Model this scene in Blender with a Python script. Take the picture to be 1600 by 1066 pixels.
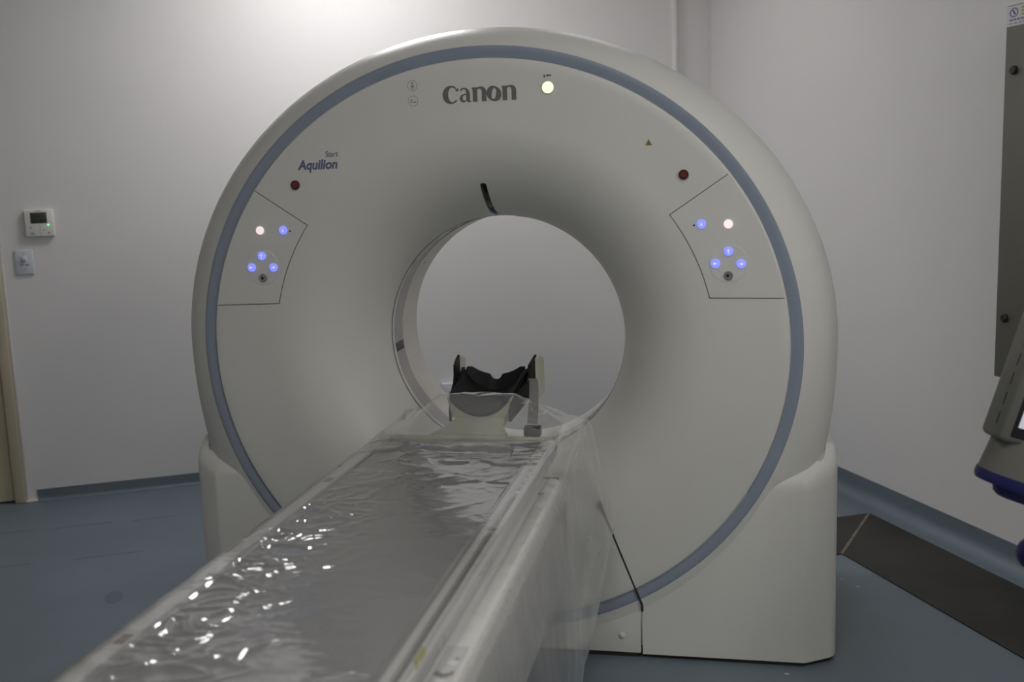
import bpy, bmesh, math, random
from math import sin, cos, pi, radians, sqrt, exp
from mathutils import Vector, Matrix, noise

for o in list(bpy.data.objects):
    bpy.data.objects.remove(o, do_unlink=True)
scene = bpy.context.scene
COL = scene.collection
random.seed(7)

# ------------------------------------------------------------------ camera
CAM = Vector((0.6352, -2.713, 1.3309))
YAW, PITCH, ROLL = -0.2051, 0.1526, -0.0361
fwd = Vector((sin(YAW) * cos(PITCH), cos(YAW) * cos(PITCH), -sin(PITCH)))
rgt = Vector((cos(YAW), -sin(YAW), 0))
up = rgt.cross(fwd)
r2 = rgt * cos(ROLL) + up * sin(ROLL)
u2 = up * cos(ROLL) - rgt * sin(ROLL)
cam_data = bpy.data.cameras.new('camera')
cam_data.sensor_width = 36.0
cam_data.lens = 36.0 * 1603.7 / 1600.0
cam_data.clip_start = 0.02
cam_data.dof.use_dof = True
cam_data.dof.focus_distance = 2.8
cam_data.dof.aperture_fstop = 3.4
cam = bpy.data.objects.new('camera', cam_data)
COL.objects.link(cam)
mw = Matrix((r2, u2, -fwd)).transposed().to_4x4()
mw.translation = CAM
cam.matrix_world = mw
scene.camera = cam

# ------------------------------------------------------------------ world, exposure
world = bpy.data.worlds.new('world')
scene.world = world
world.use_nodes = True
world.node_tree.nodes['Background'].inputs[0].default_value = (0.6, 0.62, 0.65, 1)
world.node_tree.nodes['Background'].inputs[1].default_value = 0.0
scene.view_settings.view_transform = 'Standard'
scene.view_settings.look = 'None'
scene.view_settings.gamma = 1.0
scene.view_settings.exposure = 0.0
scene.view_settings.use_curve_mapping = False

# strengths of the square ceiling panels; all but back are added fills
LAMP = dict(back=20.2, corner=2.3, right=3.6, couch=11.4, front=23.0)
CEIL = 2.7

# room axes: A runs along the back wall, B runs away from the camera
TH = 0.4766
NR = Vector((cos(TH), sin(TH), 0))
NB = Vector((-sin(TH), cos(TH), 0))
BACK, RIGHT, LEFT, FRONT = 2.16, 1.774, -3.2, -4.3


def W(a, b, z=0.0):
    return NR * a + NB * b + Vector((0, 0, z))


# ------------------------------------------------------------------ materials
def mat(name, col, rough=0.5, metal=0.0, vary=0.06, scale=6.0, bump=0.0, bscale=60.0,
        emit=None, estr=0.0, coat=0.0, spec=0.5):
    m = bpy.data.materials.new(name)
    m.use_nodes = True
    nt = m.node_tree
    b = nt.nodes['Principled BSDF']
    b.inputs['Roughness'].default_value = rough
    b.inputs['Metallic'].default_value = metal
    b.inputs['Specular IOR Level'].default_value = spec
    if coat:
        b.inputs['Coat Weight'].default_value = coat
        b.inputs['Coat Roughness'].default_value = 0.15
    tc = nt.nodes.new('ShaderNodeTexCoord')
    nz = nt.nodes.new('ShaderNodeTexNoise')
    nz.inputs['Scale'].default_value = scale
    nz.inputs['Detail'].default_value = 5
    rp = nt.nodes.new('ShaderNodeValToRGB')
    rp.color_ramp.elements[0].position = 0.3
    rp.color_ramp.elements[1].position = 0.7
    rp.color_ramp.elements[0].color = tuple(c * (1 - vary) for c in col) + (1,)
    rp.color_ramp.elements[1].color = tuple(min(1, c * (1 + vary)) for c in col) + (1,)
    nt.links.new(tc.outputs['Object'], nz.inputs['Vector'])
    nt.links.new(nz.outputs['Fac'], rp.inputs['Fac'])
    nt.links.new(rp.outputs['Color'], b.inputs['Base Color'])
    if bump:
        n2 = nt.nodes.new('ShaderNodeTexNoise')
        n2.inputs['Scale'].default_value = bscale
        n2.inputs['Detail'].default_value = 4
        bp = nt.nodes.new('ShaderNodeBump')
        bp.inputs['Strength'].default_value = bump
        bp.inputs['Distance'].default_value = 0.002
        nt.links.new(tc.outputs['Object'], n2.inputs['Vector'])
        nt.links.new(n2.outputs['Fac'], bp.inputs['Height'])
        nt.links.new(bp.outputs['Normal'], b.inputs['Normal'])
    if emit:
        b.inputs['Emission Color'].default_value = tuple(emit) + (1,)
        b.inputs['Emission Strength'].default_value = estr
    return m


M = {}
M['wall'] = mat('wall_paint', (0.74, 0.725, 0.72), 0.62, vary=0.02, scale=1.5, bump=0.15, bscale=120, spec=0.35)
M['ceiling'] = mat('ceiling_paint', (0.72, 0.72, 0.71), 0.8, vary=0.02)
M['vinyl'] = mat('blue_grey_vinyl', (0.145, 0.184, 0.216), 0.42, vary=0.10, scale=2.2, bump=0.12, bscale=40)
M['seam'] = mat('weld_seam', (0.112, 0.146, 0.172), 0.5)
M['gantry'] = mat('gantry_enamel', (0.72, 0.715, 0.665), 0.38, vary=0.015, scale=3)
M['tube'] = mat('bore_liner', (0.70, 0.67, 0.62), 0.32, vary=0.02)
M['ringblue'] = mat('ring_blue', (0.285, 0.33, 0.405), 0.4, vary=0.03)
M['window'] = mat('scan_window_film', (0.42, 0.405, 0.40), 0.2, vary=0.04)
M['gap'] = mat('panel_gap_black', (0.035, 0.034, 0.03), 0.7)
M['gapsoft'] = mat('panel_joint_grey', (0.16, 0.155, 0.14), 0.7)
M['black'] = mat('black_plastic', (0.012, 0.012, 0.014), 0.42)
M['slot'] = mat('laser_slot_glass', (0.008, 0.008, 0.012), 0.12)
M['ink'] = mat('logo_grey', (0.165, 0.16, 0.15), 0.5, vary=0.03)
M['inkblue'] = mat('model_name_blue', (0.13, 0.155, 0.28), 0.5, vary=0.03)
M['inkicon'] = mat('icon_grey', (0.33, 0.33, 0.31), 0.5)
M['red'] = mat('red_button', (0.17, 0.025, 0.022), 0.35)
M['reddark'] = mat('red_button_collar', (0.07, 0.022, 0.02), 0.5)
M['bluelit'] = mat('lit_blue_button', (0.2, 0.22, 0.8), 0.3, emit=(0.23, 0.26, 1.0), estr=0.95)
M['bluelit2'] = mat('lit_blue_legend', (0.5, 0.6, 0.9), 0.3, emit=(0.36, 0.42, 1.0), estr=1.0)
M['whitelit'] = mat('lit_white_button', (0.8, 0.75, 0.75), 0.3, emit=(1.0, 0.83, 0.81), estr=0.72)
M['greenlit'] = mat('lit_green_lamp', (0.6, 0.9, 0.4), 0.3, emit=(0.72, 1.0, 0.42), estr=1.6)
M['key'] = mat('key_switch_metal', (0.33, 0.33, 0.32), 0.35, metal=0.5)
M['yellow'] = mat('sticker_yellow', (0.50, 0.46, 0.04), 0.5)
M['warn'] = mat('warning_yellow', (0.28, 0.20, 0.03), 0.5)
M['sticker'] = mat('sticker_white', (0.62, 0.62, 0.62), 0.5)
M['stickred'] = mat('sticker_red_ink', (0.22, 0.06, 0.07), 0.5)
M['stickdark'] = mat('sticker_dark_ink', (0.06, 0.055, 0.07), 0.5)
M['tablebody'] = mat('table_enamel', (0.80, 0.79, 0.76), 0.4, vary=0.02)
M['rail'] = mat('couch_rail_plastic', (0.66, 0.655, 0.63), 0.4, vary=0.02)
M['mattress'] = mat('grey_mattress_vinyl', (0.20, 0.20, 0.197), 0.5, vary=0.06, scale=4, bump=0.1, bscale=25)
M['cream'] = mat('cream_holder', (0.60, 0.60, 0.45), 0.42, vary=0.03)
M['foam'] = mat('black_foam', (0.010, 0.010, 0.011), 0.6, bump=0.1, bscale=200, spec=0.25)
M['strap'] = mat('grey_webbing', (0.21, 0.205, 0.19), 0.7, vary=0.1, scale=40, bump=0.3, bscale=300)
M['door'] = mat('beige_door', (0.55, 0.50, 0.34), 0.45, vary=0.03)
M['doorframe'] = mat('beige_frame', (0.53, 0.46, 0.34), 0.45, vary=0.03)
M['caulk'] = mat('caulk', (0.62, 0.58, 0.54), 0.7, bump=0.4, bscale=50)
M['thermo'] = mat('thermostat_plastic', (0.74, 0.725, 0.69), 0.45, vary=0.02)
M['lcd'] = mat('lcd_grey_green', (0.045, 0.055, 0.042), 0.25)
M['mark'] = mat('printed_mark', (0.28, 0.27, 0.26), 0.5)
M['ledgreen'] = mat('green_led', (0.2, 0.9, 0.4), 0.3, emit=(0.12, 1.0, 0.33), estr=1.2)
M['plate'] = mat('switch_plate', (0.60, 0.62, 0.68), 0.35, vary=0.02)
M['cabinet'] = mat('cabinet_olive_grey', (0.125, 0.122, 0.096), 0.42, vary=0.05, scale=3)
M['logo'] = mat('label_purple_ink', (0.20, 0.19, 0.34), 0.5)
M['labelgreen'] = mat('label_yellow_green', (0.36, 0.38, 0.07), 0.5)
M['plate_dark'] = mat('trench_plate', (0.024, 0.023, 0.0205), 0.55, vary=0.35, scale=5, bump=0.2, bscale=30)
M['grout'] = mat('mitre_joint', (0.17, 0.16, 0.12), 0.8, vary=0.3, scale=60)
M['injector'] = mat('injector_grey', (0.135, 0.134, 0.115), 0.45, vary=0.03)
M['injblue'] = mat('injector_blue', (0.012, 0.014, 0.10), 0.35)
M['screen'] = mat('display_lit', (0.4, 0.4, 0.42), 0.25, emit=(0.75, 0.78, 0.85), estr=0.42)
M['metal'] = mat('brushed_steel', (0.5, 0.5, 0.5), 0.3, metal=1.0)
M['lampframe'] = mat('lamp_frame', (0.7, 0.7, 0.7), 0.4)
M['lampback'] = mat('lamp_diffuser_bright', (0.9, 0.9, 0.9), 0.5, emit=(1.0, 0.985, 0.99), estr=LAMP['back'])
for k_ in ('corner', 'right', 'couch', 'front'):  # added fill panels out of view, strengths fitted for brightness
    M['lamp' + k_] = mat('lamp_diffuser_' + k_, (0.9, 0.9, 0.9), 0.5, emit=(1.0, 0.98, 0.955), estr=LAMP[k_])


def film_material(name, rough, haze, gain):
    m = bpy.data.materials.new(name)
    m.use_nodes = True
    nt = m.node_tree
    nt.nodes.clear()
    out = nt.nodes.new('ShaderNodeOutputMaterial')
    tr = nt.nodes.new('ShaderNodeBsdfTransparent')
    tr.inputs[0].default_value = (0.95, 0.95, 0.95, 1)
    gl = nt.nodes.new('ShaderNodeBsdfGlossy')
    gl.inputs['Roughness'].default_value = rough
    gl.inputs['Color'].default_value = (1, 1, 1, 1)
    df = nt.nodes.new('ShaderNodeBsdfDiffuse')
    df.inputs[0].default_value = (0.72, 0.72, 0.72, 1)
    tc = nt.nodes.new('ShaderNodeTexCoord')
    mp = nt.nodes.new('ShaderNodeMapping')
    mp.inputs['Scale'].default_value = (1.0, 1.7, 1.0)
    mp.inputs['Rotation'].default_value = (0, 0, 0.5)
    nz = nt.nodes.new('ShaderNodeTexNoise')
    nz.inputs['Scale'].default_value = 16
    nz.inputs['Detail'].default_value = 2.0
    nz.inputs['Distortion'].default_value = 0.8
    bp = nt.nodes.new('ShaderNodeBump')
    bp.inputs['Strength'].default_value = 0.07
    bp.inputs['Distance'].default_value = 0.012
    fr = nt.nodes.new('ShaderNodeFresnel')
    fr.inputs['IOR'].default_value = 1.5
    mu = nt.nodes.new('ShaderNodeMath')
    mu.operation = 'MULTIPLY'
    mu.use_clamp = True
    mu.inputs[1].default_value = gain
    m1 = nt.nodes.new('ShaderNodeMixShader')
    m1.inputs[0].default_value = haze
    m2 = nt.nodes.new('ShaderNodeMixShader')
    nt.links.new(tc.outputs['Object'], mp.inputs['Vector'])
    nt.links.new(mp.outputs['Vector'], nz.inputs['Vector'])
    nt.links.new(nz.outputs['Fac'], bp.inputs['Height'])
    nt.links.new(bp.outputs['Normal'], gl.inputs['Normal'])
    nt.links.new(bp.outputs['Normal'], fr.inputs['Normal'])
    nt.links.new(fr.outputs['Fac'], mu.inputs[0])
    nt.links.new(tr.outputs[0], m1.inputs[1])
    nt.links.new(df.outputs[0], m1.inputs[2])
    nt.links.new(mu.outputs[0], m2.inputs[0])
    nt.links.new(m1.outputs[0], m2.inputs[1])
    nt.links.new(gl.outputs[0], m2.inputs[2])
    nt.links.new(m2.outputs[0], out.inputs['Surface'])
    return m


M['film'] = film_material('clear_plastic_film', 0.09, 0.16, 1.55)
M['filmhang'] = film_material('clear_plastic_film_muted', 0.38, 0.15, 0.9)  # same film, reflections muted in the material for the hanging side
M['filmedge'] = mat('film_edge_glint', (0.62, 0.62, 0.62), 0.18, vary=0.05)  # whitish colour stands in for light caught on the film's edge


# ------------------------------------------------------------------ helpers
def link(name, me, m, parent=None, smooth=False, loc=None, rot=None):
    o = bpy.data.objects.new(name, me)
    COL.objects.link(o)
    if m is not None:
        me.materials.append(M[m])
    if smooth:
        for p in me.polygons:
            p.use_smooth = True
    if parent is not None:
        o.parent = parent
    if loc is not None:
        o.location = loc
    if rot is not None:
        o.rotation_euler = rot
    return o


def mesh(name, verts, faces, m, parent=None, smooth=False, sharp=None, loc=None, rot=None, recalc=True):
    me = bpy.data.meshes.new(name)
    me.from_pydata([tuple(v) for v in verts], [], faces)
    me.validate()
    if recalc:
        bm = bmesh.new()
        bm.from_mesh(me)
        bmesh.ops.recalc_face_normals(bm, faces=bm.faces)
        bm.to_mesh(me)
        bm.free()
    o = link(name, me, m, parent, smooth, loc, rot)
    if sharp is not None:
        me.set_sharp_from_angle(angle=radians(sharp))
    return o


def root(name, label, cat, loc=(0, 0, 0), rz=0.0, group=None):
    o = bpy.data.objects.new(name, None)
    COL.objects.link(o)
    o.empty_display_size = 0.1
    o.location = loc
    o.rotation_euler = (0, 0, rz)
    tag(o, label, cat, group)
    return o


def tag(o, label, cat, group=None):
    o['label'] = label
    o['category'] = cat
    if group:
        o['group'] = group


def box(name, x0, x1, y0, y1, z0, z1, m, parent=None, bevel=0.0, seg=2, loc=None, rot=None):
    bm = bmesh.new()
    vs = [bm.verts.new((x, y, z)) for x in (x0, x1) for y in (y0, y1) for z in (z0, z1)]
    for f in ((0, 1, 3, 2), (4, 6, 7, 5), (0, 4, 5, 1), (2, 3, 7, 6), (0, 2, 6, 4), (1, 5, 7, 3)):
        bm.faces.new([vs[i] for i in f])
    bmesh.ops.recalc_face_normals(bm, faces=bm.faces)
    if bevel:
        bmesh.ops.bevel(bm, geom=list(bm.edges), offset=bevel, segments=seg, affect='EDGES', profile=0.5)
    me = bpy.data.meshes.new(name)
    bm.to_mesh(me)
    bm.free()
    o = link(name, me, m, parent, bool(bevel), loc, rot)
    if bevel:
        me.set_sharp_from_angle(angle=radians(50))
    return o


def loft(name, rings, m, parent=None, closed=True, caps=(False, False), smooth=True, sharp=40, loc=None, rot=None):
    n = len(rings[0])
    verts = [v for r in rings for v in r]
    faces = []
    k = n if closed else n - 1
    for i in range(len(rings) - 1):
        for j in range(k):
            a, b = i * n + j, i * n + (j + 1) % n
            faces.append((a, b, b + n, a + n))
    if caps[0]:
        faces.append(tuple(range(n)))
    if caps[1]:
        faces.append(tuple((len(rings) - 1) * n + j for j in range(n)))
    return mesh(name, verts, faces, m, parent, smooth, sharp, loc, rot)


def lathe_y(name, prof, m, parent=None, cx=0.0, cz=0.0, n=24, cap=True, sharp=35):
    """profile of (radius, y), turned about an axis along y"""
    rings = [[(cx + r * cos(2 * pi * j / n), y, cz + r * sin(2 * pi * j / n)) for j in range(n)] for r, y in prof]
    return loft(name, rings, m, parent, True, (cap, cap), True, sharp)


def prism(name, outline, y0, y1, m, parent=None, smooth=False):
    """outline in (x, z), extruded from y0 (front) to y1 (back)"""
    n = len(outline)
    vs = [(x, y0, z) for x, z in outline] + [(x, y1, z) for x, z in outline]
    fs = [tuple(range(n)), tuple(range(2 * n - 1, n - 1, -1))]
    fs += [(i, (i + 1) % n, n + (i + 1) % n, n + i) for i in range(n)]
    return mesh(name, vs, fs, m, parent, smooth)


def tube(name, pts, r, m, parent=None, n=10):
    rings = []
    pts = [Vector(p) for p in pts]
    for i, p in enumerate(pts):
        t = (pts[min(i + 1, len(pts) - 1)] - pts[max(i - 1, 0)]).normalized()
        a = t.cross(Vector((0, 0, 1)))
        if a.length < 1e-3:
            a = t.cross(Vector((1, 0, 0)))
        a.normalize()
        b = t.cross(a)
        rings.append([p + (a * cos(2 * pi * j / n) + b * sin(2 * pi * j / n)) * r for j in range(n)])
    return loft(name, rings, m, parent, True, (True, True))


def ribbons(name, strokes, m, parent, ox, oz, s, y, thick=0.0006):
    """flat lettering: strokes of (x, z, width) points, in the x-z plane at depth y"""
    vs, fs = [], []
    for li, st in enumerate(strokes):
        st = [(Vector((p[0], p[1])), p[2]) for p in st]
        base = len(vs)
        for i, (p, w) in enumerate(st):
            t = st[min(i + 1, len(st) - 1)][0] - st[max(i - 1, 0)][0]
            t.normalize()
            nrm = Vector((-t.y, t.x))
            for sg in (1, -1):
                q = p + nrm * (w / 2 * sg)
                vs.append((ox + q.x * s, y - thick - li * 0.00003, oz + q.y * s))
        for i in range(len(st) - 1):
            a = base + 2 * i
            fs.append((a, a + 1, a + 3, a + 2))
    return mesh(name, vs, fs, m, parent, recalc=False)


def text_mesh(name, body, size, m, parent, x, z, y, shear=0.0, bold=0.0, tilt=0.0, width=None):
    cu = bpy.data.curves.new(name, 'FONT')
    cu.body = body
    cu.size = size
    cu.shear = shear
    cu.offset = bold
    cu.extrude = 0.0002
    t = bpy.data.objects.new(name + '_tmp', cu)
    COL.objects.link(t)
    bpy.context.view_layer.update()
    dg = bpy.context.evaluated_depsgraph_get()
    me = bpy.data.meshes.new_from_object(t.evaluated_get(dg))
    bpy.data.objects.remove(t, do_unlink=True)
    xs = [v.co.x for v in me.vertices]
    k = (width / (max(xs) - min(xs))) if width else 1.0
    x0 = min(xs)
    for v in me.vertices:
        px, pz = (v.co.x - x0) * k, v.co.y
        v.co = (x + px * cos(tilt) - pz * sin(tilt), y - 0.0004 - v.co.z, z + px * sin(tilt) + pz * cos(tilt))
    me.materials.clear()
    return link(name, me, m, parent)


def disc_outline(cx, cz, r, n=24):
    return [(cx + r * cos(2 * pi * i / n), cz + r * sin(2 * pi * i / n)) for i in range(n)]


def structure(o):
    o['kind'] = 'structure'
    return o


def prism_world(name, pts_ab, z0, z1, m, parent=None):
    n = len(pts_ab)
    vs = [W(a, b, z0) for a, b in pts_ab] + [W(a, b, z1) for a, b in pts_ab]
    fs = [tuple(range(n)), tuple(range(n, 2 * n))] + [(i, (i + 1) % n, n + (i + 1) % n, n + i) for i in range(n)]
    return mesh(name, vs, fs, m, parent)


# ------------------------------------------------------------------ room shell
T = 0.12
floor = structure(prism_world('floor', [(LEFT - T, FRONT - T), (RIGHT + T, FRONT - T), (RIGHT + T, BACK + T), (LEFT - T, BACK + T)], -0.1, 0.0, 'vinyl'))
structure(prism_world('ceiling', [(LEFT - T, FRONT - T), (RIGHT + T, FRONT - T), (RIGHT + T, BACK + T), (LEFT - T, BACK + T)], CEIL, CEIL + 0.1, 'ceiling'))
DOOR_R = -1.604       # right outer edge of the door frame along the back wall
DOOR_L = -2.66
# back wall with the door opening left open in it
structure(mesh('wall_back',
               [W(a, b, z) for b in (BACK, BACK + T) for a, z in ((LEFT, 0), (DOOR_L, 0), (DOOR_L, 2.12), (DOOR_R, 2.12), (DOOR_R, 0), (RIGHT, 0), (RIGHT, CEIL), (LEFT, CEIL))],
               [(0, 1, 2, 7), (2, 3, 6, 7), (3, 4, 5, 6), (8, 9, 10, 15), (10, 11, 14, 15), (11, 12, 13, 14),
                (1, 2, 10, 9), (2, 3, 11, 10), (3, 4, 12, 11), (0, 1, 9, 8), (4, 5, 13, 12), (6, 7, 15, 14), (5, 6, 14, 13), (7, 0, 8, 15)], 'wall'))
structure(prism_world('wall_right', [(RIGHT, FRONT), (RIGHT + T, FRONT), (RIGHT + T, BACK + T), (RIGHT, BACK + T)], 0, CEIL, 'wall'))
structure(prism_world('wall_left', [(LEFT - T, FRONT), (LEFT, FRONT), (LEFT, BACK + T), (LEFT - T, BACK + T)], 0, CEIL, 'wall'))
structure(prism_world('wall_front', [(LEFT - T, FRONT - T), (RIGHT + T, FRONT - T), (RIGHT + T, FRONT), (LEFT - T, FRONT)], 0, CEIL, 'wall'))


def coved(name, p0, p1, inward, h, foot, R, m='vinyl'):
    """sheet flooring turned up the wall: profile swept from p0 to p1"""
    prof = [(foot, 0.0006)]
    for i in range(9):
        a = pi / 2 * i / 8
        prof.append((R - R * sin(a) + 0.0035, R - R * cos(a) + 0.0006))
    prof += [(0.0035, h), (0.0, h)]
    n = len(prof)
    rings = []
    K = 24
    for k in range(K + 1):
        base = p0.lerp(p1, k / K)
        ring = []
        for i, (d, z) in enumerate(prof):
            zz = z
            if i >= n - 2:
                zz += 0.0022 * noise.noise(Vector((k * 0.9, h * 50, 0)))
            ring.append(base + inward * d + Vector((0, 0, zz)))
        rings.append(ring)
    o = loft(name, rings, m, None, closed=False, sharp=50)
    return structure(o)


coved('baseboard_back', W(-1.556, BACK), W(RIGHT, BACK), -NB, 0.052, 0.022, 0.014)
coved('baseboard_right', W(RIGHT, BACK), W(RIGHT, FRONT), -NR, 0.09, 0.062, 0.046)
coved('baseboard_left', W(LEFT, FRONT), W(LEFT, BACK), NR, 0.06, 0.03, 0.02)

# heat-welded joints between the flooring sheets
for b, a0, a1 in ((1.692, -1.12, -0.95), (1.708, -1.42, -1.20), (1.722, -2.6, -1.50), (1.30, -2.6, -1.45), (1.285, -1.30, -1.05)):
    prism_world('weld_seam', [(a0, b - 0.003), (a1, b - 0.003), (a1, b + 0.003), (a0, b + 0.003)], 0.0, 0.0006, 'seam', floor)
ov = []
for i in range(20):
    a = 2 * pi * i / 20
    ov.append((-1.118 + 0.030 * cos(a), 0.842 + 0.055 * sin(a)))
prism_world('scuff_mark', ov, 0.0, 0.0005, 'seam', floor)
for (px, py, rr) in ((1.06, 0.60, 0.006), (1.015, 0.66, 0.004), (0.80, -0.035, 0.008)):
    mesh('paint_speck', [(px + rr * cos(2 * pi * i / 8), py + 0.6 * rr * sin(2 * pi * i / 8), 0.0008) for i in range(8)], [tuple(range(8))], 'caulk', floor)

# white cable trunking running down the wall beside the corner
tr = structure(box('trim_1', 1.553, 1.573, -0.030, 0, 0.056, CEIL, 'wall', None, 0.002, loc=W(0, BACK), rot=(0, 0, TH)))

# door
door = structure(bpy.data.objects.new('door_1', None))
COL.objects.link(door)
door.location = W(0, BACK)
door.rotation_euler = (0, 0, TH)
box('door_frame', DOOR_R - 0.045, DOOR_R, -0.012, 0.10, 0, 2.12, 'doorframe', door, 0.004)
box('door_frame', DOOR_L, DOOR_L + 0.045, -0.012, 0.10, 0, 2.12, 'doorframe', door, 0.004)
box('door_frame', DOOR_L + 0.045, DOOR_R - 0.045, -0.012, 0.10, 2.075, 2.12, 'doorframe', door, 0.004)
box('door_leaf', DOOR_L + 0.049, DOOR_R - 0.050, 0.012, 0.052, 0.008, 2.071, 'door', door, 0.003)
box('door_stop', DOOR_L + 0.045, DOOR_R - 0.045, 0.054, 0.075, 0.0, 2.075, 'gap', door)
hd = box('door_handle_plate', DOOR_L + 0.10, DOOR_L + 0.14, 0.006, 0.012, 0.95, 1.15, 'metal', door, 0.002)
tube('lever', [(DOOR_L + 0.12, 0.008, 1.05), (DOOR_L + 0.12, -0.045, 1.05), (DOOR_L + 0.24, -0.05, 1.05)], 0.009, 'metal', hd)
box('caulk_line', DOOR_R, DOOR_R + 0.012, -0.006, 0.002, 0.0, 2.13, 'caulk', door, 0.002)
box('caulk_foot', DOOR_R, DOOR_R + 0.05, -0.022, 0.0, 0.0, 0.010, 'caulk', door, 0.004)

# ------------------------------------------------------------------ ceiling lamps: one behind the scanner, the rest added fill


def ceiling_lamp(a, b, sa, sb, m, label, group):
    r = root('ceiling_light', label, 'ceiling light', W(a, b, CEIL), TH, group)
    for (x0, x1, y0, y1) in ((-sa / 2, sa / 2, -sb / 2, -sb / 2 + 0.02), (-sa / 2, sa / 2, sb / 2 - 0.02, sb / 2),
                             (-sa / 2, -sa / 2 + 0.02, -sb / 2 + 0.02, sb / 2 - 0.02), (sa / 2 - 0.02, sa / 2, -sb / 2 + 0.02, sb / 2 - 0.02)):
        box('frame', x0, x1, y0, y1, -0.016, 0.0, 'lampframe', r)
    box('diffuser', -sa / 2 + 0.02, sa / 2 - 0.02, -sb / 2 + 0.02, sb / 2 - 0.02, -0.010, -0.002, m, r)
    return r


ceiling_lamp(-0.10, 1.40, 0.60, 0.60, 'lampback', 'bright square ceiling panel light close to the wall behind the scanner', 'ceiling panels')
ceiling_lamp(1.00, 1.30, 0.60, 0.60, 'lampcorner', 'faint unseen fill panel added on the ceiling near the corner with the trunking', 'ceiling panels')
ceiling_lamp(1.00, -1.50, 0.62, 0.62, 'lampright', 'dim unseen fill panel added on the ceiling beside the wall cabinet', 'ceiling panels')
ceiling_lamp(-0.45, -1.80, 0.62, 0.62, 'lampcouch', 'unseen fill panel added on the ceiling above the patient couch', 'ceiling panels')
ceiling_lamp(1.00, -3.20, 0.62, 0.62, 'lampfront', 'bright unseen fill panel added on the ceiling by the wall facing the scanner', 'ceiling panels')

# ------------------------------------------------------------------ CT scanner gantry
ZC = 0.8832
ASP = 0.9616
NT = 192
gantry = root('ct_scanner', 'large off-white ring-shaped CT scanner gantry with a pale blue trim ring', 'ct scanner', (0, 0, 0))


def asp(r):
    t = min(1, max(0, (r - 0.45) / 0.30))
    t = t * t * (3 - 2 * t)
    return 1 + (ASP - 1) * t


RB, YB, RF = 0.357, 0.252, 0.615


def flare_y(r):
    if r >= RF:
        return 0.0
    q = (RF - r) / (RF - RB)
    return YB * (1 - sqrt(max(0.0, 1 - q * q)))


def gpt(r, th, y):
    return (r * cos(th), y, ZC + r * asp(r) * sin(th))


def ring_at(r, y):
    return [gpt(r, 2 * pi * j / NT, y) for j in range(NT)]


# front cover: flat disc that flares smoothly into the bore
prof = []
for i in range(33):
    q = sin(pi / 2 * (1 - i / 32.0))
    r = RF - (RF - RB) * q
    prof.append((r, flare_y(r)))
for r in (0.64, 0.68, 0.73, 0.78, 0.8025):
    prof.append((r, 0.0))
prof += [(0.8048, 0.0008), (0.8070, 0.0036), (0.8083, 0.0095)]
cover = loft('front_cover', [ring_at(r, y) for r, y in prof], 'gantry', gantry, sharp=60)

# blue trim ring set in the joint between cover and shell
trim = loft('trim_ring', [ring_at(r, y) for r, y in ((0.8083, 0.0085), (0.812, 0.0070), (0.826, 0.0045), (0.838, 0.0035), (0.8405, 0.0045), (0.8405, 0.02))], 'ringblue', gantry, sharp=60)


def shell_pt(th, y, b):
    s, c = sin(th), cos(th)
    x = c * (0.8405 + 0.097 * b)
    if s >= 0:
        z = s * (0.8405 * ASP + 0.0615 * b)
    else:
        z = s * (0.8405 * ASP + 0.372 * b)
    return (x, y, max(0.03, ZC + z))


stations = [(0.0035, 0.0), (0.0050, 0.03), (0.010, 0.13), (0.018, 0.27), (0.030, 0.46), (0.045, 0.64), (0.062, 0.79),
            (0.085, 0.92), (0.11, 0.985), (0.14, 1.02), (0.22, 1.06), (0.35, 1.08), (0.50, 1.08), (0.62, 1.0), (0.70, 0.88), (0.76, 0.70), (0.79, 0.45), (0.80, 0.15)]
rings = [[shell_pt(2 * pi * j / NT, y, b) for j in range(NT)] for y, b in stations]
rings.append([gpt(0.62, 2 * pi * j / NT, 0.805) for j in range(NT)])
rings.append([gpt(0.50, 2 * pi * j / NT, 0.74) for j in range(NT)])
rings.append([gpt(0.42, 2 * pi * j / NT, 0.66) for j in range(NT)])
rings.append([gpt(0.375, 2 * pi * j / NT, 0.57) for j in range(NT)])
rings.append([gpt(0.3585, 2 * pi * j / NT, 0.525) for j in range(NT)])
loft('outer_shell', rings, 'gantry', gantry, sharp=50)

# bore liner with the scan window band
bore = loft('bore_liner', [ring_at(r, y) for r, y in ((0.357, 0.252), (0.3560, 0.262), (0.3575, 0.285), (0.3600, 0.287))], 'tube', gantry, sharp=30)
loft('bore_rim_joint', [ring_at(r, y) for r, y in ((0.3562, 0.2545), (0.3555, 0.2555), (0.3555, 0.2575), (0.3562, 0.2585))], 'gap', bore, sharp=30)
loft('scan_window', [ring_at(r, y) for r, y in ((0.3595, 0.287), (0.3595, 0.372))], 'window', bore, sharp=30)
loft('rear_liner', [ring_at(r, y) for r, y in ((0.3600, 0.372), (0.3570, 0.373), (0.3570, 0.44), (0.3585, 0.525))], 'tube', bore, sharp=30)


def bore_patch(name, th0, th1, y0, y1, r, m, parent):
    n = 8
    rings = [[(r * cos(th0 + (th1 - th0) * j / n), y, ZC + r * sin(th0 + (th1 - th0) * j / n)) for j in range(n + 1)] for y in (y0, y1)]
    return loft(name, rings, m, parent, closed=False)


bore_patch('laser_port', radians(184.6), radians(189.0), 0.292, 0.368, 0.3590, 'slot', bore)
bore_patch('laser_port', radians(78), radians(83), 0.255, 0.275, 0.3548, 'slot', bore)
bore_patch('laser_port', radians(92), radians(95.5), 0.255, 0.275, 0.3548, 'slot', bore)
for (y, th) in ((0.275, 140.5), (0.40, 143.2)):
    bore_patch('fixing_screw', radians(th), radians(th + 1.3), y, y + 0.012, 0.3556, 'gapsoft', bore)

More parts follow.
